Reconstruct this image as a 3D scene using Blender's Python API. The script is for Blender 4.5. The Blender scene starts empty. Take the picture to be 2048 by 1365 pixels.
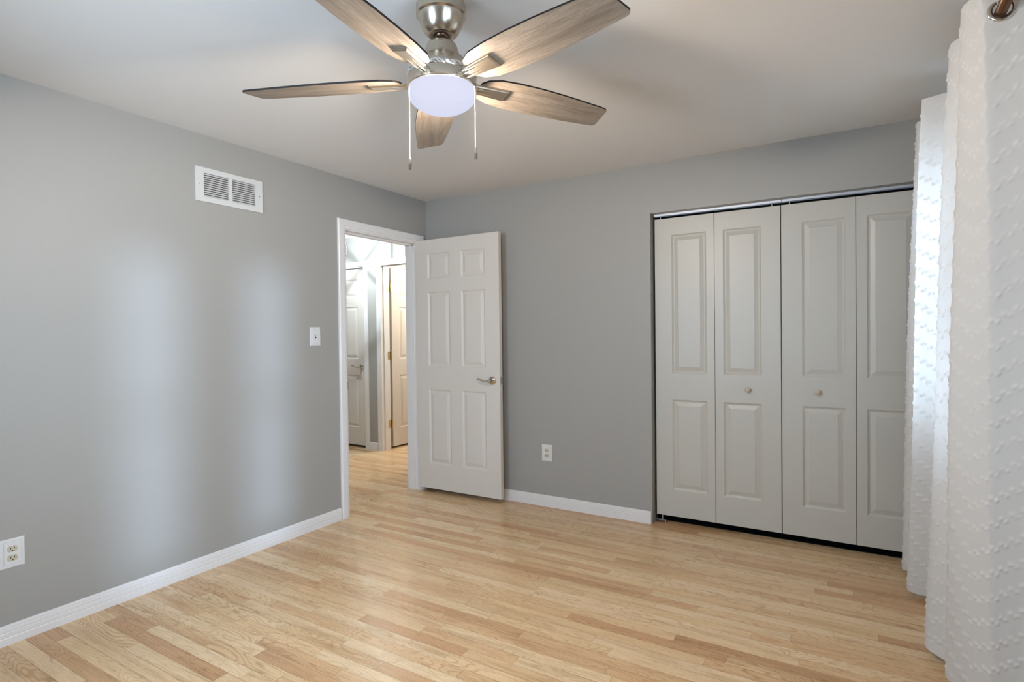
import bpy, bmesh, math, random
import numpy as np
from mathutils import Vector, Matrix

C = bpy.context.scene.collection
SC = bpy.context.scene
PI = math.pi
H = 2.44                      # ceiling height
XR = 3.64                     # right (window) wall
YR = -4.45                    # wall behind the camera
WT = 0.125                    # partition thickness

# ------------------------------------------------------------------ camera
cam_d = bpy.data.cameras.new('camera')
cam = bpy.data.objects.new('camera', cam_d)
C.objects.link(cam)
cam_d.sensor_fit = 'HORIZONTAL'
cam_d.sensor_width = 36.0
cam_d.lens = 1119.28 / 2048 * 36.0
cam_d.clip_start = 0.02
_r = Vector((0.85703024, 0.51513342, -0.0116932))
_u = Vector((0.00317089, 0.01742037, 0.99984323))
_f = Vector((-0.51525636, 0.85693296, -0.01329635))
M = Matrix(((_r.x, _u.x, -_f.x, 3.0895), (_r.y, _u.y, -_f.y, -3.7323), (_r.z, _u.z, -_f.z, 1.3062), (0, 0, 0, 1)))
cam.matrix_world = M
SC.camera = cam

# ------------------------------------------------------------------ world / exposure
SC.view_settings.view_transform = 'Standard'
SC.view_settings.look = 'None'
SC.view_settings.gamma = 1.0
SC.view_settings.exposure = 0.62
SC.view_settings.use_curve_mapping = False
world = bpy.data.worlds.new('sky')
SC.world = world
world.use_nodes = True
bg = world.node_tree.nodes['Background']
bg.inputs[0].default_value = (0.60, 0.78, 1.0, 1)
bg.inputs[1].default_value = 17.0
SC.cycles.max_bounces = 10
SC.cycles.diffuse_bounces = 6
SC.cycles.transparent_max_bounces = 12
SC.cycles.sample_clamp_indirect = 6.0

def lamp(name, kind, loc, energy, color, size=0.05, parent=None, rot=None, sy=None):
    d = bpy.data.lights.new(name, kind)
    d.energy = energy
    d.color = color
    if kind == 'POINT':
        d.shadow_soft_size = size
    if kind == 'AREA':
        d.size = size
        if sy:
            d.shape = 'RECTANGLE'; d.size_y = sy
    o = bpy.data.objects.new(name, d)
    C.objects.link(o)
    o.location = loc
    if rot: o.rotation_euler = rot
    if parent: o.parent = parent
    return o

sun_d = bpy.data.lights.new('low_daylight', 'SUN')
sun_d.energy = 1.9
sun_d.color = (0.55, 0.72, 1.0)
sun_d.angle = math.radians(5.0)
sun = bpy.data.objects.new('low_daylight', sun_d)
C.objects.link(sun)
sun.rotation_euler = Vector((-3.64, 1.10, -0.33)).to_track_quat('-Z', 'Y').to_euler()

# daylight portals in the curtained and the added window openings (they only guide sampling of the sky)
for nm, loc, rot, sx, sy in (('sky_portal', (XR + 0.13, -0.745, 1.45), (0, PI / 2, 0), 1.24, 0.75),
                             ('sky_portal', (XR + 0.13, -3.345, 1.25), (0, PI / 2, 0), 1.80, 0.42),
                             ('sky_portal', (XR + 0.13, -2.66, 1.25), (0, PI / 2, 0), 1.80, 0.42),
                             ('sky_portal', (1.50, YR - 0.13, 1.45), (PI / 2, 0, 0), 1.00, 1.24)):
    p = lamp(nm, 'AREA', loc, 1, (1, 1, 1), sx, None, rot, sy)
    p.data.cycles.is_portal = True

# ------------------------------------------------------------------ node helpers
class NT:
    def __init__(s, name):
        s.m = bpy.data.materials.new(name)
        s.m.use_nodes = True
        s.t = s.m.node_tree
        s.t.nodes.clear()
        s.out = s.t.nodes.new('ShaderNodeOutputMaterial')
    def n(s, kind, **kw):
        nd = s.t.nodes.new(kind)
        for k, v in kw.items():
            setattr(nd, k, v)
        return nd
    def l(s, a, b):
        s.t.links.new(a, b)
    def val(s, inp, v):
        if hasattr(v, 'is_linked') or hasattr(v, 'links'):
            s.l(v, inp)
        else:
            inp.default_value = v
    def math(s, op, a, b=None, c=None):
        nd = s.n('ShaderNodeMath', operation=op)
        s.val(nd.inputs[0], a)
        if b is not None: s.val(nd.inputs[1], b)
        if c is not None: s.val(nd.inputs[2], c)
        return nd.outputs[0]
    def xyz(s, x, y, z):
        nd = s.n('ShaderNodeCombineXYZ')
        for i, v in enumerate((x, y, z)): s.val(nd.inputs[i], v)
        return nd.outputs[0]
    def noise(s, vec, scale=1, detail=4, rough=0.55, dist=0):
        nd = s.n('ShaderNodeTexNoise')
        s.l(vec, nd.inputs['Vector'])
        nd.inputs['Scale'].default_value = scale
        nd.inputs['Detail'].default_value = detail
        nd.inputs['Roughness'].default_value = rough
        nd.inputs['Distortion'].default_value = dist
        return nd.outputs['Fac']
    def ramp(s, fac, stops):
        nd = s.n('ShaderNodeValToRGB')
        s.l(fac, nd.inputs[0])
        e = nd.color_ramp.elements
        while len(e) < len(stops): e.new(0.5)
        for i, (p, c) in enumerate(stops):
            e[i].position = p
            e[i].color = (*c, 1) if len(c) == 3 else c
        return nd.outputs[0]
    def mix(s, fac, a, b, mode='MIX'):
        nd = s.n('ShaderNodeMix', data_type='RGBA', blend_type=mode)
        s.val(nd.inputs[0], fac); s.val(nd.inputs[6], a); s.val(nd.inputs[7], b)
        return nd.outputs[2]
    def mapr(s, v, a, b, c, d):
        nd = s.n('ShaderNodeMapRange')
        s.l(v, nd.inputs[0])
        for i, q in enumerate((a, b, c, d)): nd.inputs[i + 1].default_value = q
        return nd.outputs[0]
    def bsdf(s, col, rough=0.5, metal=0.0, spec=0.5, bump=None, bstr=0.1, bdist=0.01, **kw):
        b = s.n('ShaderNodeBsdfPrincipled')
        s.val(b.inputs['Base Color'], col if not isinstance(col, tuple) else (*col, 1))
        s.val(b.inputs['Roughness'], rough)
        b.inputs['Metallic'].default_value = metal
        b.inputs['Specular IOR Level'].default_value = spec
        for k, v in kw.items():
            b.inputs[k].default_value = v
        if bump is not None:
            bn = s.n('ShaderNodeBump')
            bn.inputs['Strength'].default_value = bstr
            bn.inputs['Distance'].default_value = bdist
            s.l(bump, bn.inputs['Height'])
            s.l(bn.outputs[0], b.inputs['Normal'])
        s.l(b.outputs[0], s.out.inputs[0])
        return b
    def obj(s):
        return s.n('ShaderNodeTexCoord').outputs['Object']

def paint(name, col, rough=0.5, spec=0.4, bscale=220, bstr=0.05):
    t = NT(name)
    o = t.obj()
    nz = t.noise(o, bscale, 3)
    t.bsdf(col, rough, 0, spec, nz, bstr, 0.002)
    return t.m

def metal(name, col, rough=0.3, brushed=False):
    t = NT(name)
    o = t.obj()
    if brushed:
        mp = t.n('ShaderNodeMapping')
        t.l(o, mp.inputs[0]); mp.inputs['Scale'].default_value = (6, 6, 900)
        nz = t.noise(mp.outputs[0], 1, 2)
    else:
        nz = t.noise(o, 90, 3)
    rg = t.mapr(nz, 0.3, 0.7, rough * 0.95, rough * 1.05)
    t.bsdf(col, rg, 1.0, 0.5)
    return t.m

MAT = {}
MAT['wall'] = paint('grey_wall_paint', (0.340, 0.330, 0.308), 0.46, 0.35, 160, 0.06)
MAT['ceiling'] = paint('ceiling_paint', (0.73, 0.705, 0.675), 0.8, 0.2, 140, 0.06)
MAT['trim'] = paint('white_trim_paint', (0.73, 0.715, 0.705), 0.32, 0.5, 60, 0.03)
MAT['door'] = paint('white_door_paint', (0.62, 0.58, 0.53), 0.38, 0.45, 150, 0.04)
MAT['closet'] = paint('cream_closet_door_paint', (0.485, 0.465, 0.415), 0.38, 0.45, 150, 0.04)
MAT['inner'] = paint('shade_dark_interior', (0.10, 0.095, 0.09), 0.8, 0.2)  # darkened to stand in for the shade inside the closet
MAT['plastic'] = paint('white_plastic', (0.66, 0.66, 0.66), 0.35, 0.5, 80, 0.02)
MAT['ivory'] = paint('ivory_plastic', (0.50, 0.45, 0.34), 0.35, 0.5, 80, 0.02)
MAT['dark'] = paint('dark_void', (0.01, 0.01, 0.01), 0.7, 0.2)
MAT['black_metal'] = paint('black_metal', (0.02, 0.02, 0.022), 0.4, 0.5)
MAT['vent'] = paint('white_enamel', (0.60, 0.60, 0.59), 0.35, 0.5, 60, 0.02)
MAT['nickel'] = metal('brushed_nickel', (0.60, 0.53, 0.44), 0.26, True)
MAT['chrome'] = metal('satin_chrome', (0.62, 0.59, 0.55), 0.14)
MAT['film'] = metal('crinkled_film', (0.85, 0.84, 0.82), 0.2)
MAT['bronze'] = metal('dark_bronze', (0.16, 0.10, 0.07), 0.3)
MAT['brass'] = metal('polished_brass', (0.80, 0.66, 0.36), 0.25)
MAT['steel'] = metal('zinc_track', (0.50, 0.51, 0.54), 0.5)
MAT['blade_edge'] = paint('dark_blade_edge', (0.012, 0.008, 0.006), 0.5, 0.3)
MAT['knob'] = paint('pale_wood_knob', (0.50, 0.41, 0.32), 0.4, 0.4, 60, 0.05)

def mat_floor():
    t = NT('oak_strip_floor')
    o = t.obj()
    sp = t.n('ShaderNodeSeparateXYZ'); t.l(o, sp.inputs[0])
    x, y = sp.outputs[0], sp.outputs[1]
    w = 0.060
    yr = t.math('DIVIDE', y, w)
    row = t.math('FLOOR', yr)
    def white1(v):
        nd = t.n('ShaderNodeTexWhiteNoise', noise_dimensions='1D'); t.l(v, nd.inputs['W']); return nd
    r1 = white1(row).outputs['Value']
    r2 = white1(t.math('ADD', row, 131.7)).outputs['Value']
    L = t.math('MULTIPLY_ADD', r2, 0.75, 0.45)
    xs = t.math('ADD', t.math('DIVIDE', x, L), t.math('MULTIPLY', r1, 37.0))
    col = t.math('FLOOR', xs)
    idn = t.n('ShaderNodeTexWhiteNoise', noise_dimensions='2D')
    t.l(t.xyz(row, col, 0.0), idn.inputs['Vector'])
    rid = idn.outputs['Value']
    sc = t.n('ShaderNodeSeparateColor'); t.l(idn.outputs['Color'], sc.inputs[0])
    ra, rb, rc = sc.outputs[0], sc.outputs[1], sc.outputs[2]
    base = t.ramp(ra, [(0.0, (0.56, 0.335, 0.175)), (0.13, (0.65, 0.425, 0.235)), (0.42, (0.70, 0.485, 0.278)), (0.72, (0.735, 0.53, 0.315)), (1.0, (0.77, 0.575, 0.36))])
    # soft tone drift along each strip
    off = t.math('MULTIPLY', rb, 53.0)
    v1 = t.xyz(t.math('MULTIPLY_ADD', x, 1.1, off), t.math('MULTIPLY', y, 16.0), t.math('MULTIPLY', rc, 40.0))
    n1 = t.noise(v1, 1.0, 5, 0.6, 0.4)
    c1 = t.mix(1.0, base, t.ramp(n1, [(0.28, (0.76, 0.69, 0.62)), (0.5, (1, 1, 1)), (0.75, (1.07, 1.06, 1.05))]), 'MULTIPLY')
    # cathedral figure: contours of a stretched noise
    v2 = t.xyz(t.math('MULTIPLY_ADD', x, 1.6, t.math('MULTIPLY', rc, 71.0)), t.math('MULTIPLY_ADD', y, 9.0, off), t.math('MULTIPLY', ra, 30.0))
    n2 = t.noise(v2, 1.0, 2, 0.5, 0.25)
    rings = t.math('SINE', t.math('MULTIPLY', n2, 150.0))
    lines = t.mapr(rings, 0.35, 1.0, 0.0, 1.0)
    amp = t.mapr(rb, 0.2, 1.0, 0.18, 0.72)
    c2 = t.mix(t.math('MULTIPLY', lines, amp), c1, t.mix(1.0, c1, (0.66, 0.56, 0.46, 1), 'MULTIPLY'))
    # fine pores
    v3 = t.xyz(t.math('MULTIPLY_ADD', x, 7.0, off), t.math('MULTIPLY', y, 420.0), 0.0)
    n3 = t.noise(v3, 1.0, 3, 0.6)
    c3 = t.mix(1.0, c2, t.ramp(n3, [(0.34, (0.74, 0.69, 0.63)), (0.54, (1, 1, 1))]), 'MULTIPLY')
    # mineral streaks and small knots
    v4 = t.xyz(t.math('MULTIPLY_ADD', x, 2.6, off), t.math('MULTIPLY_ADD', y, 34.0, off), t.math('MULTIPLY', rid, 9.0))
    n4 = t.noise(v4, 1.0, 3, 0.5, 0.8)
    c4 = t.mix(t.mapr(n4, 0.67, 0.76, 0.0, 0.8), c3, (0.30, 0.155, 0.075, 1))
    # seams
    fy = t.math('FRACT', yr)
    ey = t.math('MULTIPLY', t.math('MINIMUM', fy, t.math('SUBTRACT', 1.0, fy)), w)
    fx = t.math('FRACT', xs)
    ex = t.math('MULTIPLY', t.math('MINIMUM', fx, t.math('SUBTRACT', 1.0, fx)), L)
    e = t.math('MINIMUM', ey, ex)
    seam = t.mapr(e, 0.0004, 0.0011, 1.0, 0.0)
    sstr = t.mapr(n1, 0.35, 0.7, 0.9, 0.35)
    c5 = t.mix(t.math('MULTIPLY', seam, sstr), c4, (0.17, 0.085, 0.04, 1))
    rough = t.mapr(n3, 0.3, 0.7, 0.27, 0.21)
    hgt = t.math('SUBTRACT', t.math('MULTIPLY', n3, 0.15), seam)
    t.bsdf(c5, rough, 0, 0.42, hgt, 0.12, 0.001)
    return t.m
MAT['floor'] = mat_floor()

def mat_blade():
    t = NT('grey_oak_blade')
    o = t.obj()
    sp = t.n('ShaderNodeSeparateXYZ'); t.l(o, sp.inputs[0])
    x, y = sp.outputs[0], sp.outputs[1]
    inf = t.n('ShaderNodeObjectInfo')
    rn = t.math('MULTIPLY', inf.outputs['Random'], 40.0)
    v = t.xyz(t.math('MULTIPLY_ADD', x, 3.0, rn), t.math('MULTIPLY_ADD', y, 26.0, rn), 0.0)
    n = t.noise(v, 1.0, 3, 0.55, 0.5)
    rings = t.math('SINE', t.math('MULTIPLY', n, 75.0))
    v2 = t.xyz(t.math('MULTIPLY', x, 9.0), t.math('MULTIPLY', y, 260.0), rn)
    n2 = t.noise(v2, 1.0, 4, 0.65)
    base = t.ramp(n, [(0.25, (0.155, 0.122, 0.092)), (0.5, (0.235, 0.19, 0.148)), (0.8, (0.30, 0.25, 0.20))])
    c = t.mix(t.mapr(rings, 0.2, 1.0, 0.0, 0.30), base, (0.14, 0.105, 0.08, 1))
    c = t.mix(1.0, c, t.ramp(n2, [(0.3, (0.68, 0.66, 0.64)), (0.55, (1.05, 1.05, 1.05))]), 'MULTIPLY')
    t.bsdf(c, 0.42, 0, 0.45, n2, 0.1, 0.001)
    return t.m
MAT['blade'] = mat_blade()

def mat_globe():
    t = NT('opal_glass_globe_lit')
    em = t.n('ShaderNodeEmission')
    lw = t.n('ShaderNodeLayerWeight'); lw.inputs[0].default_value = 0.35
    col = t.mix(lw.outputs['Facing'], (0.79, 0.81, 0.98, 1), (0.70, 0.73, 0.93, 1))
    t.l(col, em.inputs[0]); em.inputs[1].default_value = 0.50
    tr = t.n('ShaderNodeBsdfTransparent')
    tr.inputs[0].default_value = (1, 1, 1, 1)
    mx = t.n('ShaderNodeMixShader'); mx.inputs[0].default_value = 0.88
    t.l(tr.outputs[0], mx.inputs[1]); t.l(em.outputs[0], mx.inputs[2])
    em.inputs[1].default_value = 0.62
    t.l(mx.outputs[0], t.out.inputs[0])
    return t.m
MAT['globe'] = mat_globe()
def mat_glow_disc():  # added glowing surface that keeps the globe evenly bright
    t = NT('added_glow_disc')
    em = t.n('ShaderNodeEmission')
    em.inputs[0].default_value = (0.79, 0.81, 0.98, 1); em.inputs[1].default_value = 0.7
    t.l(em.outputs[0], t.out.inputs[0])
    return t.m
MAT['glow_disc'] = mat_glow_disc()

def mat_glass():
    t = NT('window_glass')
    tr = t.n('ShaderNodeBsdfTransparent'); tr.inputs[0].default_value = (0.96, 0.98, 0.98, 1)
    gl = t.n('ShaderNodeBsdfGlossy'); gl.inputs[1].default_value = 0.02
    fr = t.n('ShaderNodeFresnel'); fr.inputs[0].default_value = 1.45
    mx = t.n('ShaderNodeMixShader')
    t.l(fr.outputs[0], mx.inputs[0]); t.l(tr.outputs[0], mx.inputs[1]); t.l(gl.outputs[0], mx.inputs[2])
    t.l(mx.outputs[0], t.out.inputs[0])
    return t.m
MAT['glass'] = mat_glass()

def mat_curtain():
    t = NT('white_chevron_sheer')
    at = t.n('ShaderNodeAttribute', attribute_name='tuft')
    f = at.outputs['Fac']
    uv = t.n('ShaderNodeUVMap').outputs[0]
    wv = t.noise(uv, 900, 2)
    col = t.mix(f, (0.73, 0.71, 0.68, 1), (0.92, 0.905, 0.88, 1))
    df = t.n('ShaderNodeBsdfDiffuse'); t.l(col, df.inputs[0])
    tl = t.n('ShaderNodeBsdfTranslucent')
    tc = t.mix(f, (0.56, 0.56, 0.56, 1), (0.14, 0.135, 0.13, 1))
    t.l(tc, tl.inputs[0])
    bn = t.n('ShaderNodeBump'); bn.inputs['Strength'].default_value = 0.12; bn.inputs['Distance'].default_value = 0.001
    t.l(wv, bn.inputs['Height']); t.l(bn.outputs[0], df.inputs['Normal'])
    mx = t.n('ShaderNodeMixShader'); mx.inputs[0].default_value = 0.27
    t.l(df.outputs[0], mx.inputs[1]); t.l(tl.outputs[0], mx.inputs[2])
    t.l(mx.outputs[0], t.out.inputs[0])
    return t.m
MAT['curtain'] = mat_curtain()

# ------------------------------------------------------------------ mesh helpers
def link(name, me, mat, parent=None, smooth=False):
    o = bpy.data.objects.new(name, me)
    C.objects.link(o)
    for m in (mat if isinstance(mat, (list, tuple)) else [mat]):
        me.materials.append(MAT[m])
    if smooth:
        for p in me.polygons: p.use_smooth = True
    if parent is not None: o.parent = parent
    return o

def mesh(name, bm, mat, parent=None, smooth=False, recalc=True, auto=None):
    if recalc:
        bmesh.ops.recalc_face_normals(bm, faces=bm.faces)
    me = bpy.data.meshes.new(name)
    bm.to_mesh(me); bm.free()
    o = link(name, me, mat, parent, smooth or auto is not None)
    if auto is not None:
        me.set_sharp_from_angle(angle=math.radians(auto))
    return o

def tag(o, label=None, cat=None, group=None, kind=None):
    if label: o['label'] = label
    if cat: o['category'] = cat
    if group: o['group'] = group
    if kind: o['kind'] = kind
    return o

def empty(name, loc, label, cat, group=None, kind=None, rz=0):
    o = bpy.data.objects.new(name, None)
    o.empty_display_size = 0.05
    C.objects.link(o)
    o.location = loc; o.rotation_euler = (0, 0, rz)
    return tag(o, label, cat, group, kind)

def box(bm, x0, x1, y0, y1, z0, z1, bev=0):
    b2 = bmesh.new() if bev else bm
    vs = [b2.verts.new((x, y, z)) for x in (x0, x1) for y in (y0, y1) for z in (z0, z1)]
    for f in ((0, 1, 3, 2), (4, 6, 7, 5), (0, 4, 5, 1), (2, 3, 7, 6), (0, 2, 6, 4), (1, 5, 7, 3)):
        b2.faces.new([vs[i] for i in f])
    if bev:
        bmesh.ops.bevel(b2, geom=b2.edges[:], offset=bev, segments=2, affect='EDGES', profile=0.5)
        tmp = bpy.data.meshes.new('tmp'); b2.to_mesh(tmp); b2.free()
        bm.from_mesh(tmp); bpy.data.meshes.remove(tmp)
    return bm

def B(*a, bev=0):
    return box(bmesh.new(), *a, bev=bev)

def lathe(bm, prof, seg=48, axis='z', loc=(0, 0, 0)):
    rings = []
    for r, z in prof:
        if r < 1e-6:
            rings.append([bm.verts.new((0, 0, z))])
        else:
            rings.append([bm.verts.new((r * math.cos(2 * PI * i / seg), r * math.sin(2 * PI * i / seg), z)) for i in range(seg)])
    for a, b in zip(rings, rings[1:]):
        for i in range(seg):
            j = (i + 1) % seg
            if len(a) == 1 and len(b) == 1: continue
            if len(a) == 1: bm.faces.new((a[0], b[i], b[j]))
            elif len(b) == 1: bm.faces.new((a[i], a[j], b[0]))
            else: bm.faces.new((a[i], a[j], b[j], b[i]))
    vs = [v for r in rings for v in r]
    for v in vs:
        x, y, z = v.co
        if axis == 'x': v.co = (z, x, y)
        elif axis == 'y': v.co = (x, z, y)      # axis points along +y
        v.co += Vector(loc)
    return bm

def tube(bm, pts, rad, seg=10, cap=True):
    pts = [Vector(p) for p in pts]
    rads = rad if isinstance(rad, (list, tuple)) else [rad] * len(pts)
    rings = []
    up = None
    for i, p in enumerate(pts):
        d = (pts[min(i + 1, len(pts) - 1)] - pts[max(i - 1, 0)]).normalized()
        if up is None:
            up = Vector((0, 0, 1)) if abs(d.z) < 0.9 else Vector((1, 0, 0))
        a = d.cross(up).normalized(); b = a.cross(d).normalized(); up = b
        rings.append([bm.verts.new(p + a * rads[i] * math.cos(2 * PI * k / seg) + b * rads[i] * math.sin(2 * PI * k / seg)) for k in range(seg)])
    for a, b in zip(rings, rings[1:]):
        for k in range(seg):
            j = (k + 1) % seg
            bm.faces.new((a[k], a[j], b[j], b[k]))
    if cap:
        bm.faces.new(rings[0]); bm.faces.new(rings[-1])
    return bm

def extrude_profile(prof, axis, a0, a1):
    """prof: list of (depth, height) closed polygon; axis 'x' -> runs along x with depth along y; 'y' -> runs along y, depth along x;
    'z' -> prof is (x, y) and it runs along z."""
    bm = bmesh.new()
    def P(d, h, a):
        return {'x': (a, d, h), 'y': (d, a, h), 'z': (d, h, a)}[axis]
    r0 = [bm.verts.new(P(d, h, a0)) for d, h in prof]
    r1 = [bm.verts.new(P(d, h, a1)) for d, h in prof]
    n = len(prof)
    for i in range(n):
        j = (i + 1) % n
        bm.faces.new((r0[i], r0[j], r1[j], r1[i]))
    bm.faces.new(r0); bm.faces.new(r1)
    return bm

def join(bm, other):
    tmp = bpy.data.meshes.new('tmp'); other.to_mesh(tmp); other.free()
    bm.from_mesh(tmp); bpy.data.meshes.remove(tmp)
    return bm

def wall_with_holes(axis, pos0, pos1, a0, a1, z0, z1, holes):
    """Solid wall with rectangular openings. axis 'y': wall plane x=pos, running along y; axis 'x': plane y=pos, running along x."""
    As = sorted({a0, a1, *[h[0] for h in holes], *[h[1] for h in holes]})
    Zs = sorted({z0, z1, *[h[2] for h in holes], *[h[3] for h in holes]})
    As = [a for a in As if a0 <= a <= a1]; Zs = [z for z in Zs if z0 <= z <= z1]
    def solid(i, k):
        if i < 0 or k < 0 or i >= len(As) - 1 or k >= len(Zs) - 1: return False
        am = (As[i] + As[i + 1]) / 2; zm = (Zs[k] + Zs[k + 1]) / 2
        return not any(h[0] < am < h[1] and h[2] < zm < h[3] for h in holes)
    bm = bmesh.new(); cache = {}
    def V(p, a, z):
        k = (round(p, 5), round(a, 5), round(z, 5))
        if k not in cache:
            cache[k] = bm.verts.new((p, a, z) if axis == 'y' else (a, p, z))
        return cache[k]
    for i in range(len(As) - 1):
        for k in range(len(Zs) - 1):
            if not solid(i, k): continue
            A0, A1, Z0, Z1 = As[i], As[i + 1], Zs[k], Zs[k + 1]
            for p in (pos0, pos1):
                bm.faces.new((V(p, A0, Z0), V(p, A1, Z0), V(p, A1, Z1), V(p, A0, Z1)))
            for di, dk, e in ((-1, 0, ((A0, Z0), (A0, Z1))), (1, 0, ((A1, Z0), (A1, Z1))), (0, -1, ((A0, Z0), (A1, Z0))), (0, 1, ((A0, Z1), (A1, Z1)))):
                if not solid(i + di, k + dk):
                    (q0, w0), (q1, w1) = e
                    bm.faces.new((V(pos0, q0, w0), V(pos0, q1, w1), V(pos1, q1, w1), V(pos1, q0, w0)))
    return bm

def panel_slab(w, h, t, panels, both=True, xs_extra=()):
    """Moulded panel door: x 0..w, y 0 (front, faces -y) .. t, z 0..h. panels: (x0,x1,z0,z1)."""
    bm = bmesh.new()
    xs = sorted({0, w, *[p[0] for p in panels], *[p[1] for p in panels]})
    zs = sorted({0, h, *[p[2] for p in panels], *[p[3] for p in panels]})
    def face_side(y, s):
        cache = {}
        def V(x, z):
            k = (round(x, 5), round(z, 5))
            if k not in cache: cache[k] = bm.verts.new((x, y, z))
            return cache[k]
        for i in range(len(xs) - 1):
            for k in range(len(zs) - 1):
                xm = (xs[i] + xs[i + 1]) / 2; zm = (zs[k] + zs[k + 1]) / 2
                if any(p[0] < xm < p[1] and p[2] < zm < p[3] for p in panels): continue
                bm.faces.new((V(xs[i], zs[k]), V(xs[i + 1], zs[k]), V(xs[i + 1], zs[k + 1]), V(xs[i], zs[k + 1])))
        for (x0, x1, z0, z1) in panels:
            prev = None
            for ins, dep in ((0, 0), (0.005, 0.0045), (0.012, 0.0085), (0.017, 0.0085), (0.040, 0.0020), (0.0415, 0.0008)):
                ring = []
                for cx, cz in ((x0 + ins, z0 + ins), (x1 - ins, z0 + ins), (x1 - ins, z1 - ins), (x0 + ins, z1 - ins)):
                    ring.append(bm.verts.new((cx, y + s * dep, cz)) if ins else V(cx, cz))
                if prev:
                    for q in range(4):
                        bm.faces.new((prev[q], prev[(q + 1) % 4], ring[(q + 1) % 4], ring[q]))
                prev = ring
            bm.faces.new(prev)
        return cache
    c0 = face_side(0, 1)
    if both:
        c1 = face_side(t, -1)
    else:
        c1 = {}
        for k in ((0, 0), (w, 0), (w, h), (0, h)):
            c1[(round(k[0], 5), round(k[1], 5))] = bm.verts.new((k[0], t, k[1]))
        bm.faces.new([c1[(round(a, 5), round(b, 5))] for a, b in ((0, 0), (w, 0), (w, h), (0, h))])
    def rim(c, seq): return [c[k] for k in seq if k in c]
    R = lambda v: round(v, 5)
    for seq in ([(R(x), 0) for x in xs], [(R(x), R(h)) for x in xs], [(0, R(z)) for z in zs], [(R(w), R(z)) for z in zs]):
        a = rim(c0, seq); b = rim(c1, seq)
        bm.faces.new(a + b[::-1])
    bmesh.ops.recalc_face_normals(bm, faces=bm.faces)
    return bm

def S(o, label, cat):
    return tag(o, label, cat, None, 'structure')

# ------------------------------------------------------------------ setting: shell
HX0, HY0, HY1 = -2.62, -1.7, 0.90        # hall extents
S(mesh('floor', B(-2.75, XR + 0.14, YR - 0.14, 2.75, -0.06, 0.0), 'floor'), 'honey coloured oak strip floor running through room and hall', 'floor')
S(mesh('ceiling', B(-2.75, XR + 0.14, YR - 0.14, 2.75, H, H + 0.1), 'ceiling'), 'flat off-white painted ceiling above the fan', 'ceiling')
DY0, DY1, DZ = -0.912, -0.108, 2.078      # room doorway
S(mesh('wall_left', wall_with_holes('y', -WT, 0.0, YR, HY1, 0, H, [(DY0, DY1, 0, DZ)]), 'wall'), 'grey wall holding the doorway, vent and light switch', 'wall')
CX0, CX1, CZ = 1.944, 3.512, 2.106        # closet opening
S(mesh('wall_back', wall_with_holes('x', 0.0, 0.115, 0.0, XR, 0, H, [(CX0, CX1, 0, CZ)]), 'wall'), 'grey wall around the closet opening', 'wall')
WY0, WY1, WZ0, WZ1 = -1.12, -0.37, 0.83, 2.07
S(mesh('wall_right', wall_with_holes('y', XR, XR + 0.14, YR, 0.115, 0, H, [(WY0, WY1, WZ0, WZ1), (-3.555, -3.135, 0.35, 2.15), (-2.87, -2.45, 0.35, 2.15)]), 'wall'), 'grey window wall behind the curtain', 'wall')
S(mesh('wall_rear', wall_with_holes('x', YR - 0.14, YR, 0.0, XR, 0, H, [(1.0, 2.0, WZ0, WZ1)]), 'wall'), 'grey wall with an added window opposite the closet', 'wall')
# closet shell
bm = bmesh.new()
box(bm, CX0 - 0.12, CX0 - 0.10, 0.115, 0.76, 0, H); box(bm, XR - 0.02, XR, 0.115, 0.76, 0, H); box(bm, CX0 - 0.12, XR, 0.76, 0.78, 0, H)
S(mesh('floor_closet_shade', B(CX0 - 0.10, XR - 0.02, 0.118, 0.76, 0.0002, 0.004), 'dark'), 'near-black sheet for the shade on the closet floor behind the bifold doors', 'floor')  # near-black sheet standing in for the shade under the closet doors
S(mesh('wall_closet', bm, 'inner'), 'closet inside coloured dark for the shade behind the bifold doors', 'wall')
# hall shell
D2A, D2B = -1.400, -0.62
D1A, D1B = -2.44, -1.667
S(mesh('wall_hall', wall_with_holes('x', HY1, HY1 + WT, HX0 - 0.12, 0.0, 0, H, [(D1A - 0.02, D1B + 0.02, 0, 2.105), (D2A - 0.02, D2B + 0.02, 0, 2.105)]), 'wall'), 'hall end wall with two white doors seen through the doorway', 'wall')
bm = bmesh.new()
box(bm, HX0 - 0.12, HX0, HY0, HY1, 0, H); box(bm, HX0 - 0.12, -WT, HY0 - 0.12, HY0, 0, H)
S(mesh('wall_hall_far', bm, 'wall'), 'far grey walls of the hall', 'wall')
bm = bmesh.new()
box(bm, -1.66, -1.54, HY1 + WT, 2.62, 0, H); box(bm, -1.54, 0.1, 2.5, 2.62, 0, H); box(bm, 0.0, 0.1, HY1 + WT, 2.5, 0, H)
S(mesh('wall_bath', bm, 'wall'), 'walls of the small room beyond the open hall door', 'wall')
bm = bmesh.new()
box(bm, HX0 - 0.12, -1.66, 1.5, 1.55, 0, H); box(bm, HX0 - 0.12, HX0 - 0.07, HY1 + WT, 1.5, 0, H)
S(mesh('wall_cupboard', bm, 'inner'), 'inside of the hall cupboard behind its closed door', 'wall')

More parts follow.
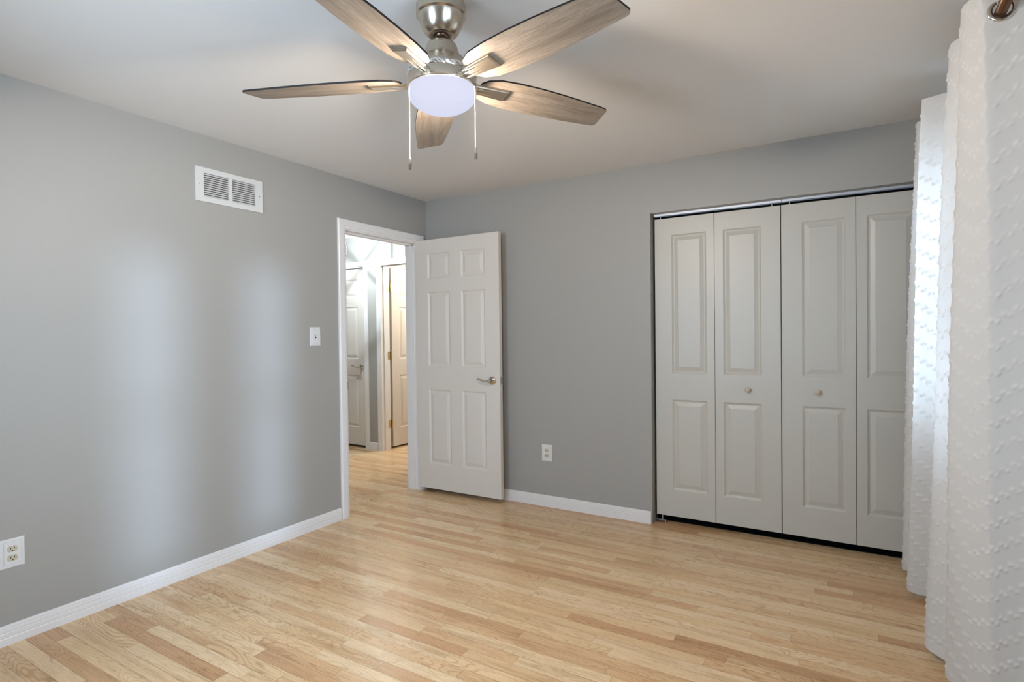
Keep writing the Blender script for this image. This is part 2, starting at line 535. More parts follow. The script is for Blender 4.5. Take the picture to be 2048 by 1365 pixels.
# baseboards -------------------------------------------------------
BP = [(0, 0), (0.013, 0), (0.013, 0.030), (0.0115, 0.032), (0.0115, 0.034), (0.0125, 0.037), (0.0125, 0.052), (0.0105, 0.054), (0.0105, 0.056), (0.0115, 0.059), (0.0110, 0.068), (0.0085, 0.070), (0.0085, 0.072), (0.0090, 0.075), (0.0075, 0.081), (0.004, 0.084), (0, 0.084)]
def base_x(name, x0, x1, y, sgn, label):
    return S(mesh(name, extrude_profile([(y + sgn * d, h) for d, h in BP], 'x', x0, x1), 'trim'), label, 'baseboard')
def base_y(name, y0, y1, x, sgn, label):
    return S(mesh(name, extrude_profile([(x + sgn * d, h) for d, h in BP], 'y', y0, y1), 'trim'), label, 'baseboard')
base_y('baseboard_left', YR + 0.013, -0.980, 0.0, 1, 'white grooved baseboard along the wall with the vent')
base_x('baseboard_back', 0.02, 1.936, 0.0, -1, 'white grooved baseboard between room door and closet')
base_y('baseboard_right', YR + 0.013, -0.0, XR, -1, 'white baseboard under the curtained window')
base_x('baseboard_rear', 0.013, XR - 0.013, YR, 1, 'white baseboard under the added rear window')
base_x('baseboard_hall', -1.603, -1.472, HY1, -1, 'short white baseboard between the two hall doors')

# door casings -----------------------------------------------------
def casing(name, axis, pos, sgn, a0, a1, ztop, label, w=0.066, jamb=None, t=0.018):
    """Three mitred flat boards round an opening a0..a1, lying on plane pos, thickness towards sgn."""
    prof = [(0.0, 0.0), (0.0, t * 0.62), (0.006, t * 0.72), (0.012, t * 0.72), (0.018, t), (w - 0.006, t), (w, t * 0.75), (w, 0.0)]
    bm = bmesh.new()
    def P(a, z, d):
        return (pos + sgn * d, a, z) if axis == 'y' else (a, pos + sgn * d, z)
    rails = []
    for o, d in prof:
        rails.append([bm.verts.new(P(a, z, d)) for a, z in ((a0 - o, 0), (a0 - o, ztop + o), (a1 + o, ztop + o), (a1 + o, 0))])
    n = len(rails)
    for i in range(n):
        j = (i + 1) % n
        for k in range(3):
            bm.faces.new((rails[i][k], rails[i][k + 1], rails[j][k + 1], rails[j][k]))
    bm.faces.new([r[0] for r in rails]); bm.faces.new([r[3] for r in rails])
    if jamb:
        j0, j1, tj = jamb
        def Q(am, aM, z0, z1, d0, d1):
            if axis == 'y': box(bm, min(d0, d1), max(d0, d1), am, aM, z0, z1)
            else: box(bm, am, aM, min(d0, d1), max(d0, d1), z0, z1)
        Q(a0 - tj, a0, 0, ztop + tj, j0, j1); Q(a1, a1 + tj, 0, ztop + tj, j0, j1); Q(a0, a1, ztop, ztop + tj, j0, j1)
    return S(mesh(name, bm, 'trim'), label, 'door frame'), bm
# room doorway: casing on the room face, jamb liner, stop
tr1, _ = casing('trim_1', 'y', 0.0, 1, DY0 + 0.006, DY1 - 0.006, DZ - 0.006, 'white casing around the room doorway beside the switch')
bm = bmesh.new()
for a, b in ((DY0, DY0 + 0.016), (DY1 - 0.016, DY1)): box(bm, -WT - 0.001, 0.001, a, b, 0, DZ)
box(bm, -WT - 0.001, 0.001, DY0, DY1, DZ - 0.016, DZ)
for a, b in ((DY0 + 0.016, DY0 + 0.028), (DY1 - 0.028, DY1 - 0.016)): box(bm, -0.085, -0.040, a, b, 0, DZ - 0.016)
box(bm, -0.085, -0.040, DY0 + 0.016, DY1 - 0.016, DZ - 0.028, DZ - 0.016)
j = mesh('jamb', bm, 'trim', tr1)
bm = B(-0.036, -0.002, DY0 + 0.0155, DY0 + 0.0178, 0.915, 0.975)
box(bm, -0.004, 0.0022, DY0 + 0.0085, DY0 + 0.0178, 0.922, 0.972)
sp_ = mesh('strike_plate', bm, 'bronze', tr1)
# hall-side casing of the same doorway
casing('trim_2', 'y', -WT, -1, DY0 + 0.006, DY1 - 0.006, DZ - 0.006, 'hall side casing of the room doorway')
# hall doors
casing('trim_3', 'x', HY1, -1, D1A, D1B, 2.085, 'white casing around the closed hall door', jamb=(HY1, HY1 + WT, 0.02))
t4, _ = casing('trim_4', 'x', HY1, -1, D2A, D2B, 2.085, 'white casing around the open hall doorway', jamb=(HY1, HY1 + WT, 0.02))
bm = bmesh.new()
for a, b in ((D2A, D2A + 0.011), (D2B - 0.011, D2B)): box(bm, a, b, HY1 + 0.03, HY1 + 0.068, 0, 2.085)
box(bm, D2A, D2B, HY1 + 0.03, HY1 + 0.068, 2.074, 2.085)
mesh('door_stop', bm, 'trim', t4)

# ------------------------------------------------------------------ doors
def lever(parent, loc, side, toward, mat='chrome'):
    """Door lever: rose on the face y=loc.y, sticking out along side (-1: towards -y); the arm runs along x by toward."""
    h = bpy.data.objects.new('door_handle', None)
    x, y, z = loc
    bm = bmesh.new()
    lathe(bm, [(0, 0), (0.033, 0), (0.033, 0.004), (0.029, 0.009), (0.018, 0.012), (0.013, 0.016), (0.0115, 0.036), (0.0125, 0.040), (0.0125, 0.056), (0.008, 0.061), (0, 0.062)], 32, 'y')
    if side < 0:
        for v in bm.verts: v.co.y = -v.co.y
    pts, rads = [], []
    for i in range(15):
        f = i / 14
        dx = toward * (0.004 + 0.108 * f)
        dz = -0.007 * math.sin(f * PI * 1.35) * (1 if f < 0.74 else 1) + 0.016 * f * f
        if f > 0.86: dz -= (f - 0.86) * 0.09
        pts.append((dx, side * (0.048 + 0.004 * math.sin(f * PI)), dz)); rads.append(0.0085 - 0.0028 * f + (0.0012 if f > 0.9 else 0))
    tube(bm, pts, rads, 12)
    for v in bm.verts: v.co += Vector(loc)
    bpy.data.objects.remove(h)
    o = mesh('door_handle', bm, mat, parent, auto=40)
    o['label'] = 'satin metal lever handle'
    return o

SIX = lambda w, x=0.0: None
def six_panels(w):
    k = w / 0.815
    ax0, ax1, bx0, bx1 = 0.127 * k, 0.350 * k, 0.462 * k, 0.686 * k
    rows = ((0.207, 0.818), (1.006, 1.612), (1.722, 1.928))
    return [(a, b, z0, z1) for (z0, z1) in rows for (a, b) in ((ax0, ax1), (bx0, bx1))]

# room door, swung open along the back wall; its face towards the room at y=-0.146
d1 = empty('door_1', (0.004, -0.146, 0.040), 'white six panel door standing open against the back wall', 'door', kind='structure', rz=math.radians(0.4))
mesh('door_leaf', panel_slab(0.815, 2.042, 0.035, six_panels(0.815)), 'door', d1)
hd = lever(d1, (0.748, 0.0, 0.908), -1, -1)
lever(d1, (0.748, 0.035, 0.908), 1, -1)
bm = B(0.8148, 0.8168, 0.007, 0.029, 0.880, 0.937)
lp = mesh('latch_plate', bm, 'chrome', d1)
lp['label'] = 'satin metal latch plate on the door edge'
bm = B(0.8160, 0.826, 0.012, 0.024, 0.900, 0.917, bev=0.002)
mesh('latch_bolt', bm, 'chrome', lp)
for z in (0.25, 1.02, 1.78):
    bm = lathe(bmesh.new(), [(0, 0), (0.0065, 0), (0.0065, 0.088), (0.004, 0.094), (0, 0.094)], 12, loc=(-0.004, 0.031, z))
    box(bm, -0.004, 0.0005, 0.0, 0.030, z, z + 0.088)
    hg = mesh('hinge', bm, 'trim', d1)
    hg['label'] = 'white painted butt hinge'

# closed hall door (handle on its right edge)
d2 = empty('door_2', (D1A + 0.004, HY1 + 0.02, 0.028), 'closed white six panel hall door with a lever handle', 'door', kind='structure')
mesh('door_leaf', panel_slab(0.765, 2.052, 0.035, six_panels(0.765)), 'door', d2)
lever(d2, (0.765 - 0.068, 0.0, 0.915), -1, -1)
# open hall door, hinged on the left jamb and swung into the far room
d3 = empty('door_3', (-1.402, HY1 + WT + 0.040, 0.022), 'white six panel hall door swung open on brass hinges', 'door', kind='structure', rz=math.radians(88.0))
sl = panel_slab(0.765, 2.05, 0.035, six_panels(0.765))
mesh('door_leaf', sl, 'door', d3)
for z in (0.222, 1.005, 1.782):
    bm = bmesh.new()
    box(bm, -0.0025, -0.0002, 0.002, 0.034, z, z + 0.089)
    hb = mesh('hinge', bm, 'brass', d3); hb['label'] = 'polished brass hinge'
    bm = lathe(bmesh.new(), [(0, -0.003), (0.006, -0.003), (0.006, 0.092), (0.003, 0.096), (0, 0.096)], 12, loc=(-0.012, -0.002, z))
    mesh('pin', bm, 'brass', hb)
for z in (0.244, 1.027, 1.804):
    hb = mesh('hinge_leaf', B(D2A + 0.0005, D2A + 0.0025, HY1 + WT - 0.036, HY1 + WT - 0.001, z, z + 0.089), 'brass', t4)
    hb['label'] = 'polished brass hinge leaf screwed to the jamb'

# closet bifold doors ----------------------------------------------
LW, LH, LT = 0.3868, 2.0160, 0.030
def leaf(parent, x, left_stile_wide):
    a0, a1 = (0.112, 0.338) if left_stile_wide else (0.052, 0.278)
    bm = panel_slab(LW, LH, LT, [(a0, a1, 0.180, 0.792), (a0, a1, 0.970, 1.903)], False)
    o = mesh('leaf', bm, 'closet', parent)
    o.location = (x, 0, 0)
    return o
def knob(parent, x):
    bm = lathe(bmesh.new(), [(0, 0), (0.011, 0), (0.0085, 0.006), (0.008, 0.012), (0.013, 0.018), (0.0165, 0.024), (0.0160, 0.029), (0.011, 0.033), (0, 0.0345)], 24, 'y')
    for v in bm.verts: v.co.y = -v.co.y
    k = mesh('knob', bm, 'knob', parent, True)
    k.location = (x, 0, 0.880)
    k['label'] = 'pale round wooden knob'
def bifold(name, x, label, flip):
    d = empty(name, (x, 0.060, 0.0555), label, 'closet door', kind='structure')
    l1 = leaf(d, 0.0, True); l2 = leaf(d, LW + 0.0032, False)
    if not flip:
        knob(l2, 0.198)
    else:
        knob(l1, 0.190)
    for px in ((0.035, 2 * LW - 0.045) if not flip else (0.045, 2 * LW - 0.035)):
        bm = lathe(bmesh.new(), [(0, 0), (0.0035, 0), (0.0035, 0.030), (0, 0.030)], 10, loc=(px, 0.022, LH - 0.004))
        mesh('pivot_pin', bm, 'steel', d)
    return d
bifold('door_4', 1.957, 'cream bifold closet door nearest the room door, knob on its second leaf', False)
bifold('door_5', 1.957 + 2 * LW + 0.0085, 'cream bifold closet door partly hidden by the curtain, knob on its first leaf', True)
def track(x0, x1, label):
    pr = [(0.066, 2.106), (0.066, 2.0925), (0.0685, 2.0925), (0.0685, 2.1035), (0.0965, 2.1035), (0.0965, 2.0925), (0.099, 2.0925), (0.099, 2.106)]
    o = mesh('door_track', extrude_profile(pr, 'x', x0, x1), 'steel')
    return tag(o, label, 'door track', 'closet door tracks')
track(1.950, 2.739, 'pale metal track above the bifold door nearest the room door')
track(2.742, 3.508, 'pale metal track above the bifold door nearest the curtain')
# floor pivot bracket in the closet corner
pb = empty('pivot_bracket', (1.9445, 0.066, 0.0), 'small metal pivot bracket on the floor at the closet jamb', 'bracket')
bm = bmesh.new()
box(bm, 0.0, 0.075, -0.012, 0.016, 0.018, 0.021); box(bm, 0.0, 0.003, -0.012, 0.016, 0.0, 0.05); box(bm, 0.072, 0.075, -0.012, 0.016, 0.0, 0.021)
mesh('plate', bm, 'steel', pb)
mesh('pin', lathe(bmesh.new(), [(0, 0.021), (0.004, 0.021), (0.004, 0.058), (0, 0.058)], 10, loc=(0.048, 0.006, 0)), 'steel', pb)

# ------------------------------------------------------------------ windows
def window(name, axis, pos0, pos1, a0, a1, z0, z1, label):
    sgn = 1 if pos1 > pos0 else -1          # pos0 = room face, pos1 = outside face
    fr = bmesh.new()
    def Q(bm, am, aM, zm, zM, d0, d1):
        p, q = sorted((pos0 + sgn * d0, pos0 + sgn * d1))
        if axis == 'y': box(bm, p, q, am, aM, zm, zM)
        else: box(bm, am, aM, p, q, zm, zM)
    for am, aM, zm, zM in ((a0, a0 + 0.035, z0, z1), (a1 - 0.035, a1, z0, z1), (a0, a1, z0, z0 + 0.035), (a0, a1, z1 - 0.035, z1)):
        Q(fr, am, aM, zm, zM, 0.02, 0.13)
    w = S(mesh(name, fr, 'trim'), label, 'window')
    mid = (z0 + z1) / 2
    for k, (za, zb, d) in enumerate(((z0 + 0.035, mid + 0.02, 0.06), (mid - 0.02, z1 - 0.035, 0.09))):
        s = bmesh.new(); i0, i1 = a0 + 0.035, a1 - 0.035
        for am, aM, zm, zM in ((i0, i0 + 0.045, za, zb), (i1 - 0.045, i1, za, zb), (i0 + 0.045, i1 - 0.045, za, za + 0.045), (i0 + 0.045, i1 - 0.045, zb - 0.045, zb)):
            Q(s, am, aM, zm, zM, d, d + 0.028)
        so = mesh('sash', s, 'trim', w)
        g = bmesh.new(); Q(g, i0 + 0.044, i1 - 0.044, za + 0.044, zb - 0.044, d + 0.012, d + 0.016)
        mesh('pane', g, 'glass', so)
    cs = bmesh.new()
    for am, aM, zm, zM in ((a0 - 0.06, a0, z0 - 0.06, z1 + 0.06), (a1, a1 + 0.06, z0 - 0.06, z1 + 0.06), (a0, a1, z1, z1 + 0.06), (a0, a1, z0 - 0.06, z0)):
        Q(cs, am, aM, zm, zM, -0.012, 0.0)
    mesh('casing', cs, 'trim', w)
    return w
window('window_1', 'y', XR, XR + 0.14, WY0, WY1, WZ0, WZ1, 'white sash window behind the sheer curtain')
window('added_window_2', 'x', YR, YR - 0.14, 1.0, 2.0, WZ0, WZ1, 'added unseen sash window giving fill light from opposite the closet')  # added out of view as fill light from behind the camera

window('added_window_3', 'y', XR, XR + 0.14, -2.87, -2.45, 0.35, 2.15, 'added unseen narrow sash window throwing a light band on the left wall')  # added out of view to let a daylight band onto the left wall
window('added_window_4', 'y', XR, XR + 0.14, -3.555, -3.135, 0.35, 2.15, 'added unseen narrow sash window throwing the nearer light band on the left wall')  # added out of view for the second daylight band

# ------------------------------------------------------------------ wall fittings
# return-air vent: on wall_left (plane x=0), built in local coords with x = out of the wall, y along, z up
vt = empty('air_vent', (0.0, -1.768, 2.160), 'white metal return air vent high on the grey wall', 'vent')
VW, VH = 0.206, 0.0955
bm = bmesh.new()
for y0, y1, z0, z1 in ((-VW, -0.158, -VH, VH), (0.158, VW, -VH, VH), (-0.158, 0.158, 0.066, VH), (-0.158, 0.158, -VH, -0.066), (-0.011, 0.011, -0.066, 0.066)):
    box(bm, 0.001, 0.009, y0, y1, z0, z1)
bmesh.ops.remove_doubles(bm, verts=bm.verts, dist=1e-5)
mesh('frame', bm, 'vent', vt)
mesh('backing', B(0.0002, 0.0012, -0.16, 0.16, -0.068, 0.068), 'dark', vt)
for y0, y1 in ((-0.158, -0.011), (0.011, 0.158)):
    bm = bmesh.new(); n = 11
    for i in range(n):
        zc = 0.060 - i * 0.012
        vs = [bm.verts.new((x, y, z)) for y in (y0, y1) for x, z in ((0.0076, zc - 0.0052), (0.0020, zc + 0.0034), (0.0020, zc + 0.0046), (0.0086, zc - 0.0044))]
        for f in ((0, 1, 5, 4), (1, 2, 6, 5), (2, 3, 7, 6), (3, 0, 4, 7), (0, 3, 2, 1), (4, 5, 6, 7)):
            bm.faces.new([vs[k] for k in f])
    mesh('louvre', bm, 'vent', vt)
for y in (-0.185, 0.185):
    mesh('screw', lathe(bmesh.new(), [(0, 0.009), (0.0035, 0.009), (0.003, 0.0105), (0, 0.011)], 10, 'x', (0, y, 0)), 'nickel', vt)

def plate_bm(w, h, holes=()):
    """stepped cover plate facing +x: y -w..w, z -h..h"""
    bm = bmesh.new()
    prev = None
    for ins, d in ((0, 0.0005), (0, 0.003), (0.003, 0.0055), (0.010, 0.0065), (0.012, 0.0045), (0.0145, 0.0045), (0.0160, 0.0075)):
        ring = [bm.verts.new((d, y, z)) for y, z in ((-w + ins, -h + ins), (w - ins, -h + ins), (w - ins, h - ins), (-w + ins, h - ins))]
        if prev:
            for q in range(4): bm.faces.new((prev[q], prev[(q + 1) % 4], ring[(q + 1) % 4], ring[q]))
        else:
            bm.faces.new(ring)
        prev = ring
    bm.faces.new(prev)
    return bm

sw = empty('light_switch', (0.0, -1.178, 1.302), 'white toggle light switch with stepped plate beside the doorway', 'light switch')
mesh('cover_plate', plate_bm(0.043, 0.063), 'plastic', sw)
bm = bmesh.new(); box(bm, 0.0072, 0.0078, -0.0055, 0.0055, -0.012, 0.012)
mesh('toggle_slot', bm, 'dark', sw)
bm = bmesh.new(); tube(bm, [(0.006, 0, 0.0), (0.014, 0, 0.005), (0.020, 0, 0.009)], [0.0045, 0.004, 0.0035], 8)
mesh('toggle', bm, 'plastic', sw, True)
for z in (-0.030, 0.030):
    mesh('screw', lathe(bmesh.new(), [(0, 0.0075), (0.003, 0.0075), (0.0025, 0.0086), (0, 0.009)], 10, 'x', (0, 0, z)), 'plastic', sw)

def outlet(loc, rz, label):
    o = empty('power_outlet', loc, label, 'power outlet', 'ivory wall outlets', rz=rz)
    mesh('cover_plate', plate_bm(0.0435, 0.0625), 'plastic', o)
    for zc in (0.0195, -0.0195):
        bm = bmesh.new(); pts = []
        for i in range(32):
            a = 2 * PI * i / 32
            y = 0.0176 * math.cos(a); z = max(-0.0128, min(0.0128, 0.0176 * math.sin(a)))
            pts.append((y, z))
        r0 = [bm.verts.new((0.0055, y, zc + z)) for y, z in pts]; r1 = [bm.verts.new((0.0092, y, zc + z)) for y, z in pts]
        r2 = [bm.verts.new((0.0098, y * 0.94, zc + z * 0.94)) for y, z in pts]
        for a, b in ((r0, r1), (r1, r2)):
            for i in range(32):
                k = (i + 1) % 32; bm.faces.new((a[i], a[k], b[k], b[i]))
        bm.faces.new(r2); bm.faces.new(r0)
        rc = mesh('receptacle', bm, 'ivory', o)
        rc['label'] = 'ivory socket face'
        for y, hh in ((-0.0065, 0.0042), (0.0065, 0.0034)):
            mesh('slot', B(0.0094, 0.0101, y - 0.0012, y + 0.0012, zc + 0.003 - hh, zc + 0.003 + hh), 'dark', rc)
        mesh('ground_hole', lathe(bmesh.new(), [(0, 0.0094), (0.0025, 0.0094), (0.0025, 0.0101), (0, 0.0101)], 12, 'x', (0, 0, zc - 0.0075)), 'dark', rc)
    mesh('screw', lathe(bmesh.new(), [(0, 0.0075), (0.003, 0.0075), (0.0025, 0.0088), (0, 0.009)], 10, 'x', (0, 0, 0)), 'plastic', o)
outlet((0.0, -2.793, 0.387), 0.0, 'power outlet low on the left wall near its baseboard, nearest the viewer')
outlet((1.143, 0.0, 0.404), -PI / 2, 'power outlet on the back wall between open door and closet')

# ------------------------------------------------------------------ ceiling fan
FC = (1.902, -2.201)
fan = empty('ceiling_fan', (FC[0], FC[1], H), 'five blade ceiling fan with brushed nickel body and lit globe', 'ceiling fan')
z = lambda h: h - H
mesh('canopy', lathe(bmesh.new(), [(0, z(2.44)), (0.080, z(2.44)), (0.080, z(2.431)), (0.077, z(2.428)), (0.084, z(2.425)), (0.085, z(2.391)), (0.079, z(2.386)), (0.078, z(2.382)), (0.075, z(2.374)), (0.069, z(2.355)), (0.058, z(2.335)), (0.048, z(2.326)), (0.043, z(2.3235)), (0.027, z(2.325)), (0.024, z(2.334)), (0, z(2.336))], 64), 'nickel', fan, auto=35)
mesh('hanger_ball', lathe(bmesh.new(), [(0, z(2.340)), (0.018, z(2.337)), (0.025, z(2.328)), (0.021, z(2.318)), (0.013, z(2.314))], 32), 'bronze', fan, True)
mesh('downrod', lathe(bmesh.new(), [(0.0125, z(2.325)), (0.0125, z(2.297)), (0.017, z(2.297)), (0.017, z(2.28)), (0, z(2.28))], 24), 'chrome', fan, auto=35)
mesh('motor_housing', lathe(bmesh.new(), [(0, z(2.302)), (0.034, z(2.3015)), (0.044, z(2.299)), (0.050, z(2.293)), (0.054, z(2.284)), (0.060, z(2.264)), (0.068, z(2.245)), (0.071, z(2.242)), (0.076, z(2.242)), (0.082, z(2.238)), (0.092, z(2.224)), (0.104, z(2.210)), (0.1095, z(2.203)), (0.1105, z(2.194)), (0, z(2.194))], 64), 'nickel', fan, auto=35)
bm = lathe(bmesh.new(), [(0.100, z(2.197)), (0.113, z(2.197)), (0.1165, z(2.194)), (0.1185, z(2.190)), (0.1180, z(2.184)), (0.1165, z(2.180)), (0.100, z(2.178))], 110)
rnd = random.Random(4)
for v in bm.verts:                      # crinkled strip of protective film round the seam
    if v.co.xy.length > 0.111:
        k = 1 + rnd.uniform(-0.012, 0.016)
        v.co.x *= k; v.co.y *= k; v.co.z += rnd.uniform(-0.0016, 0.0016)
tr_ = mesh('trim_ring', bm, 'film', fan)
tr_['label'] = 'crinkled shiny strip round the seam'
mesh('light_fitter', lathe(bmesh.new(), [(0, z(2.184)), (0.1135, z(2.184)), (0.1175, z(2.178)), (0.1175, z(2.146)), (0.1150, z(2.1425)), (0.109, z(2.143)), (0.109, z(2.152)), (0, z(2.152))], 64), 'nickel', fan, auto=35)
gp = [(0.1085, z(2.151)), (0.1135, z(2.140)), (0.1165, z(2.126))]
for i in range(1, 13):
    a = i / 12 * PI / 2
    gp.append((0.1165 * math.cos(a) if i < 12 else 0.0, z(2.128 - 0.064 * math.sin(a))))
mesh('globe_glow_disc', lathe(bmesh.new(), [(0, z(2.1435)), (0.1118, z(2.1435)), (0.1126, z(2.1420)), (0, z(2.1420))], 48), 'glow_disc', fan)  # added disc, glows behind the glass so the inside looks even
gl = mesh('globe', lathe(bmesh.new(), gp, 64), 'globe', fan, True)
gl['label'] = 'lit opal glass globe'
lamp('fan_bulb', 'POINT', (0, 0, z(2.106)), 330, (1.0, 0.86, 0.71), 0.045, fan)

outline = []
half = [(0.140, 0.030), (0.158, 0.052), (0.20, 0.0695), (0.27, 0.0765), (0.36, 0.0785), (0.46, 0.0755), (0.56, 0.069), (0.65, 0.0615)]
for u, v in half: outline.append((u, -v))
for a in range(0, 91, 18):
    q = math.radians(a); outline.append((0.668 + 0.020 * math.sin(q), -0.0395 - 0.020 * math.cos(q)))
for a in range(0, 91, 18):
    q = math.radians(a); outline.append((0.684 + 0.018 * math.cos(q), 0.0405 + 0.018 * math.sin(q)))
for u, v in reversed(half): outline.append((u, v))
def blade_mesh():
    bm = bmesh.new()
    t = 0.0032
    top = [bm.verts.new((u, v, t)) for u, v in outline]; bot = [bm.verts.new((u, v, -t)) for u, v in outline]
    f1 = bm.faces.new(top); f2 = bm.faces.new(bot[::-1])
    n = len(outline)
    for i in range(n):
        k = (i + 1) % n
        f = bm.faces.new((top[i], bot[i], bot[k], top[k])); f.material_index = 1
    return bm
def arm_mesh():
    bm = bmesh.new()
    # stepped plate under the blade
    prev = None
    zt = -0.0034
    for ins, dz in ((0, 0.0), (0, -0.003), (0.0025, -0.0045), (0.0035, -0.0045), (0.006, -0.0075)):
        ring = [bm.verts.new((u, v, zt + dz)) for u, v in ((0.112, -0.024 + ins), (0.252 - ins, -0.031 + ins), (0.252 - ins, 0.031 - ins), (0.112, 0.024 - ins))]
        if prev:
            for q in range(4): bm.faces.new((prev[q], prev[(q + 1) % 4], ring[(q + 1) % 4], ring[q]))
        else: bm.faces.new(ring)
        prev = ring
    bm.faces.new(prev)
    # two tapering ribs and the neck into the hub
    for v0 in (-0.010, 0.010):
        tube(bm, [(0.10, v0 * 0.9, zt - 0.008), (0.15, v0, zt - 0.008), (0.195, v0 * 1.1, zt - 0.0072)], [0.0045, 0.004, 0.0008], 8)
    box(bm, 0.085, 0.120, -0.020, 0.020, -0.012, -0.001)
    return bm
ANG = (61.8, -11.1, -82.7, 132.7, -156.0)
ZOF = (2.177, 2.165, 2.173, 2.178, 2.170)
bl0 = ar0 = None
for a, zz in zip(ANG, ZOF):
    rot = Matrix.Rotation(math.radians(a), 4, 'Z') @ Matrix.Rotation(math.radians(-11), 4, 'X')
    if bl0 is None:
        bl0 = mesh('blade', blade_mesh(), ['blade', 'blade_edge'], fan)
        ar0 = mesh('blade_arm', arm_mesh(), 'nickel', bl0)
        b = bl0
    else:
        b = bl0.copy(); C.objects.link(b); b.parent = fan
        ar = ar0.copy(); C.objects.link(ar); ar.parent = b
    b.matrix_local = Matrix.Translation((0, 0, z(zz))) @ rot
    b['label'] = 'grey oak fan blade with dark edge'

def pull_chain(dx, dy, ztop, zend):
    bm = bmesh.new(); n = int((ztop - zend) / 0.0042)
    for i in range(n):
        zc = z(ztop) - i * 0.0042
        lathe(bm, [(0, 0.0019), (0.0017, 0.0008), (0.0017, -0.0008), (0, -0.0019)], 8, loc=(dx, dy, zc))
    tube(bm, [(dx, dy, z(ztop)), (dx, dy, z(zend))], 0.0006, 6)
    c = mesh('pull_chain', bm, 'chrome', fan, True)
    bm = lathe(bmesh.new(), [(0, 0.003), (0.0035, 0.002), (0.0058, -0.002), (0.0062, -0.020), (0.0056, -0.034), (0.0042, -0.035), (0.0042, -0.030), (0, -0.030)], 8, loc=(dx, dy, z(zend)))
    mesh('pull', bm, 'chrome', c, auto=30)
# left and right of the globe as the chains hang
rx, ry = 0.857, 0.515
cxv, cyv = 0.613, -0.790
pull_chain(-0.112 * rx + 0.025 * cxv, -0.112 * ry + 0.025 * cyv, 2.150, 1.9015)
pull_chain(0.111 * rx + 0.02 * cxv, 0.111 * ry + 0.02 * cyv, 2.172, 1.935)

# ------------------------------------------------------------------ hall lantern
LC = (-1.475, 0.325)
ln = empty('hall_lantern', (LC[0], LC[1], H), 'black wire cage lantern light on the hall ceiling', 'ceiling light')
bm = lathe(bmesh.new(), [(0, 0), (0.065, 0), (0.065, -0.012), (0.055, -0.022), (0, -0.022)], 32)
mesh('ceiling_plate', bm, 'black_metal', ln, auto=30)
mesh('stem', tube(bmesh.new(), [(0, 0, -0.02), (0, 0, -0.15)], 0.006, 10), 'black_metal', ln)
bm = bmesh.new()
zt, zb = 2.300 - H, 2.098 - H
R0, R1 = 0.118, 0.088
hexp = lambda r, zz, k: Vector((r * math.cos(math.radians(67 + 90 * k)), r * math.sin(math.radians(67 + 90 * k)), zz))
for k in range(4):
    for zz in (zt, zb): tube(bm, [hexp(R1, zz, k), hexp(R1, zz, k + 1)], 0.003, 6)
    tube(bm, [hexp(R1, zt, k), hexp(R0, zt - 0.024, k), hexp(R0, zb + 0.024, k), hexp(R1, zb, k)], 0.0032, 6)
    tube(bm, [hexp(R0, zt - 0.024, k), hexp(R0, zb + 0.024, k + 1)], 0.0028, 6)
    tube(bm, [hexp(R0, zt - 0.024, k + 1), hexp(R0, zb + 0.024, k)], 0.0028, 6)
    tube(bm, [hexp(R1, zt, k), Vector((0, 0, zt + 0.012))], 0.003, 6)
mesh('cage', bm, 'black_metal', ln)
mesh('socket', lathe(bmesh.new(), [(0, zt + 0.015), (0.016, zt + 0.015), (0.016, zt - 0.045), (0, zt - 0.045)], 20), 'black_metal', ln, auto=30)
t = NT('bulb_lit')
em = t.n('ShaderNodeEmission'); em.inputs[0].default_value = (0.92, 0.97, 1, 1); em.inputs[1].default_value = 8
tr = t.n('ShaderNodeBsdfTransparent'); mx = t.n('ShaderNodeMixShader'); mx.inputs[0].default_value = 0.35
t.l(tr.outputs[0], mx.inputs[1]); t.l(em.outputs[0], mx.inputs[2]); t.l(mx.outputs[0], t.out.inputs[0])
MAT['bulb'] = t.m
mesh('bulb', lathe(bmesh.new(), [(0.012, zt - 0.045), (0.024, zt - 0.07), (0.028, zt - 0.085), (0.02, zt - 0.105), (0, zt - 0.112)], 20), 'bulb', ln, True)
lamp('hall_bulb', 'POINT', (0, 0, zt - 0.085), 56, (0.80, 0.93, 1.0), 0.007, ln)
# added lamp with no fixture, lights the small room beyond
lamp('far_room_fill', 'POINT', (-0.75, 1.75, 2.2), 48, (1.0, 0.90, 0.77), 0.12)

# ------------------------------------------------------------------ curtain rod
RX, RZ = 3.475, 2.232
rod = empty('curtain_rod', (RX, 0, RZ), 'dark bronze curtain rod threaded through the curtain grommets', 'curtain rod')
mesh('rod', tube(bmesh.new(), [(0, -0.20, 0), (0, -1.72, 0)], 0.0150, 20), 'bronze', rod, True)
mesh('outer_rod', tube(bmesh.new(), [(0, -1.69, 0), (0, -1.97, 0)], 0.0172, 20), 'bronze', rod, True)
for y, s in ((-0.20, 1), (-1.97, -1)):
    bm = lathe(bmesh.new(), [(0, 0), (0.014, 0), (0.018, 0.004), (0.012, 0.010), (0.022, 0.024), (0.024, 0.036), (0.016, 0.048), (0, 0.054)], 24, 'y')
    if s < 0:
        for v in bm.verts: v.co.y = -v.co.y
    for v in bm.verts: v.co.y += y
    mesh('finial', bm, 'bronze', rod, True)
for y in (-0.26, -1.92):
    bm = bmesh.new()
    box(bm, 0.0, XR - RX, y - 0.006, y + 0.006, -0.031, -0.0205); box(bm, XR - RX - 0.005, XR - RX - 0.0005, y - 0.014, y + 0.014, -0.055, 0.03)
    tube(bm, [(-0.014, y, -0.017), (0.0, y, -0.0222), (0.014, y, -0.017)], 0.005, 8)
    mesh('bracket', bm, 'bronze', rod)

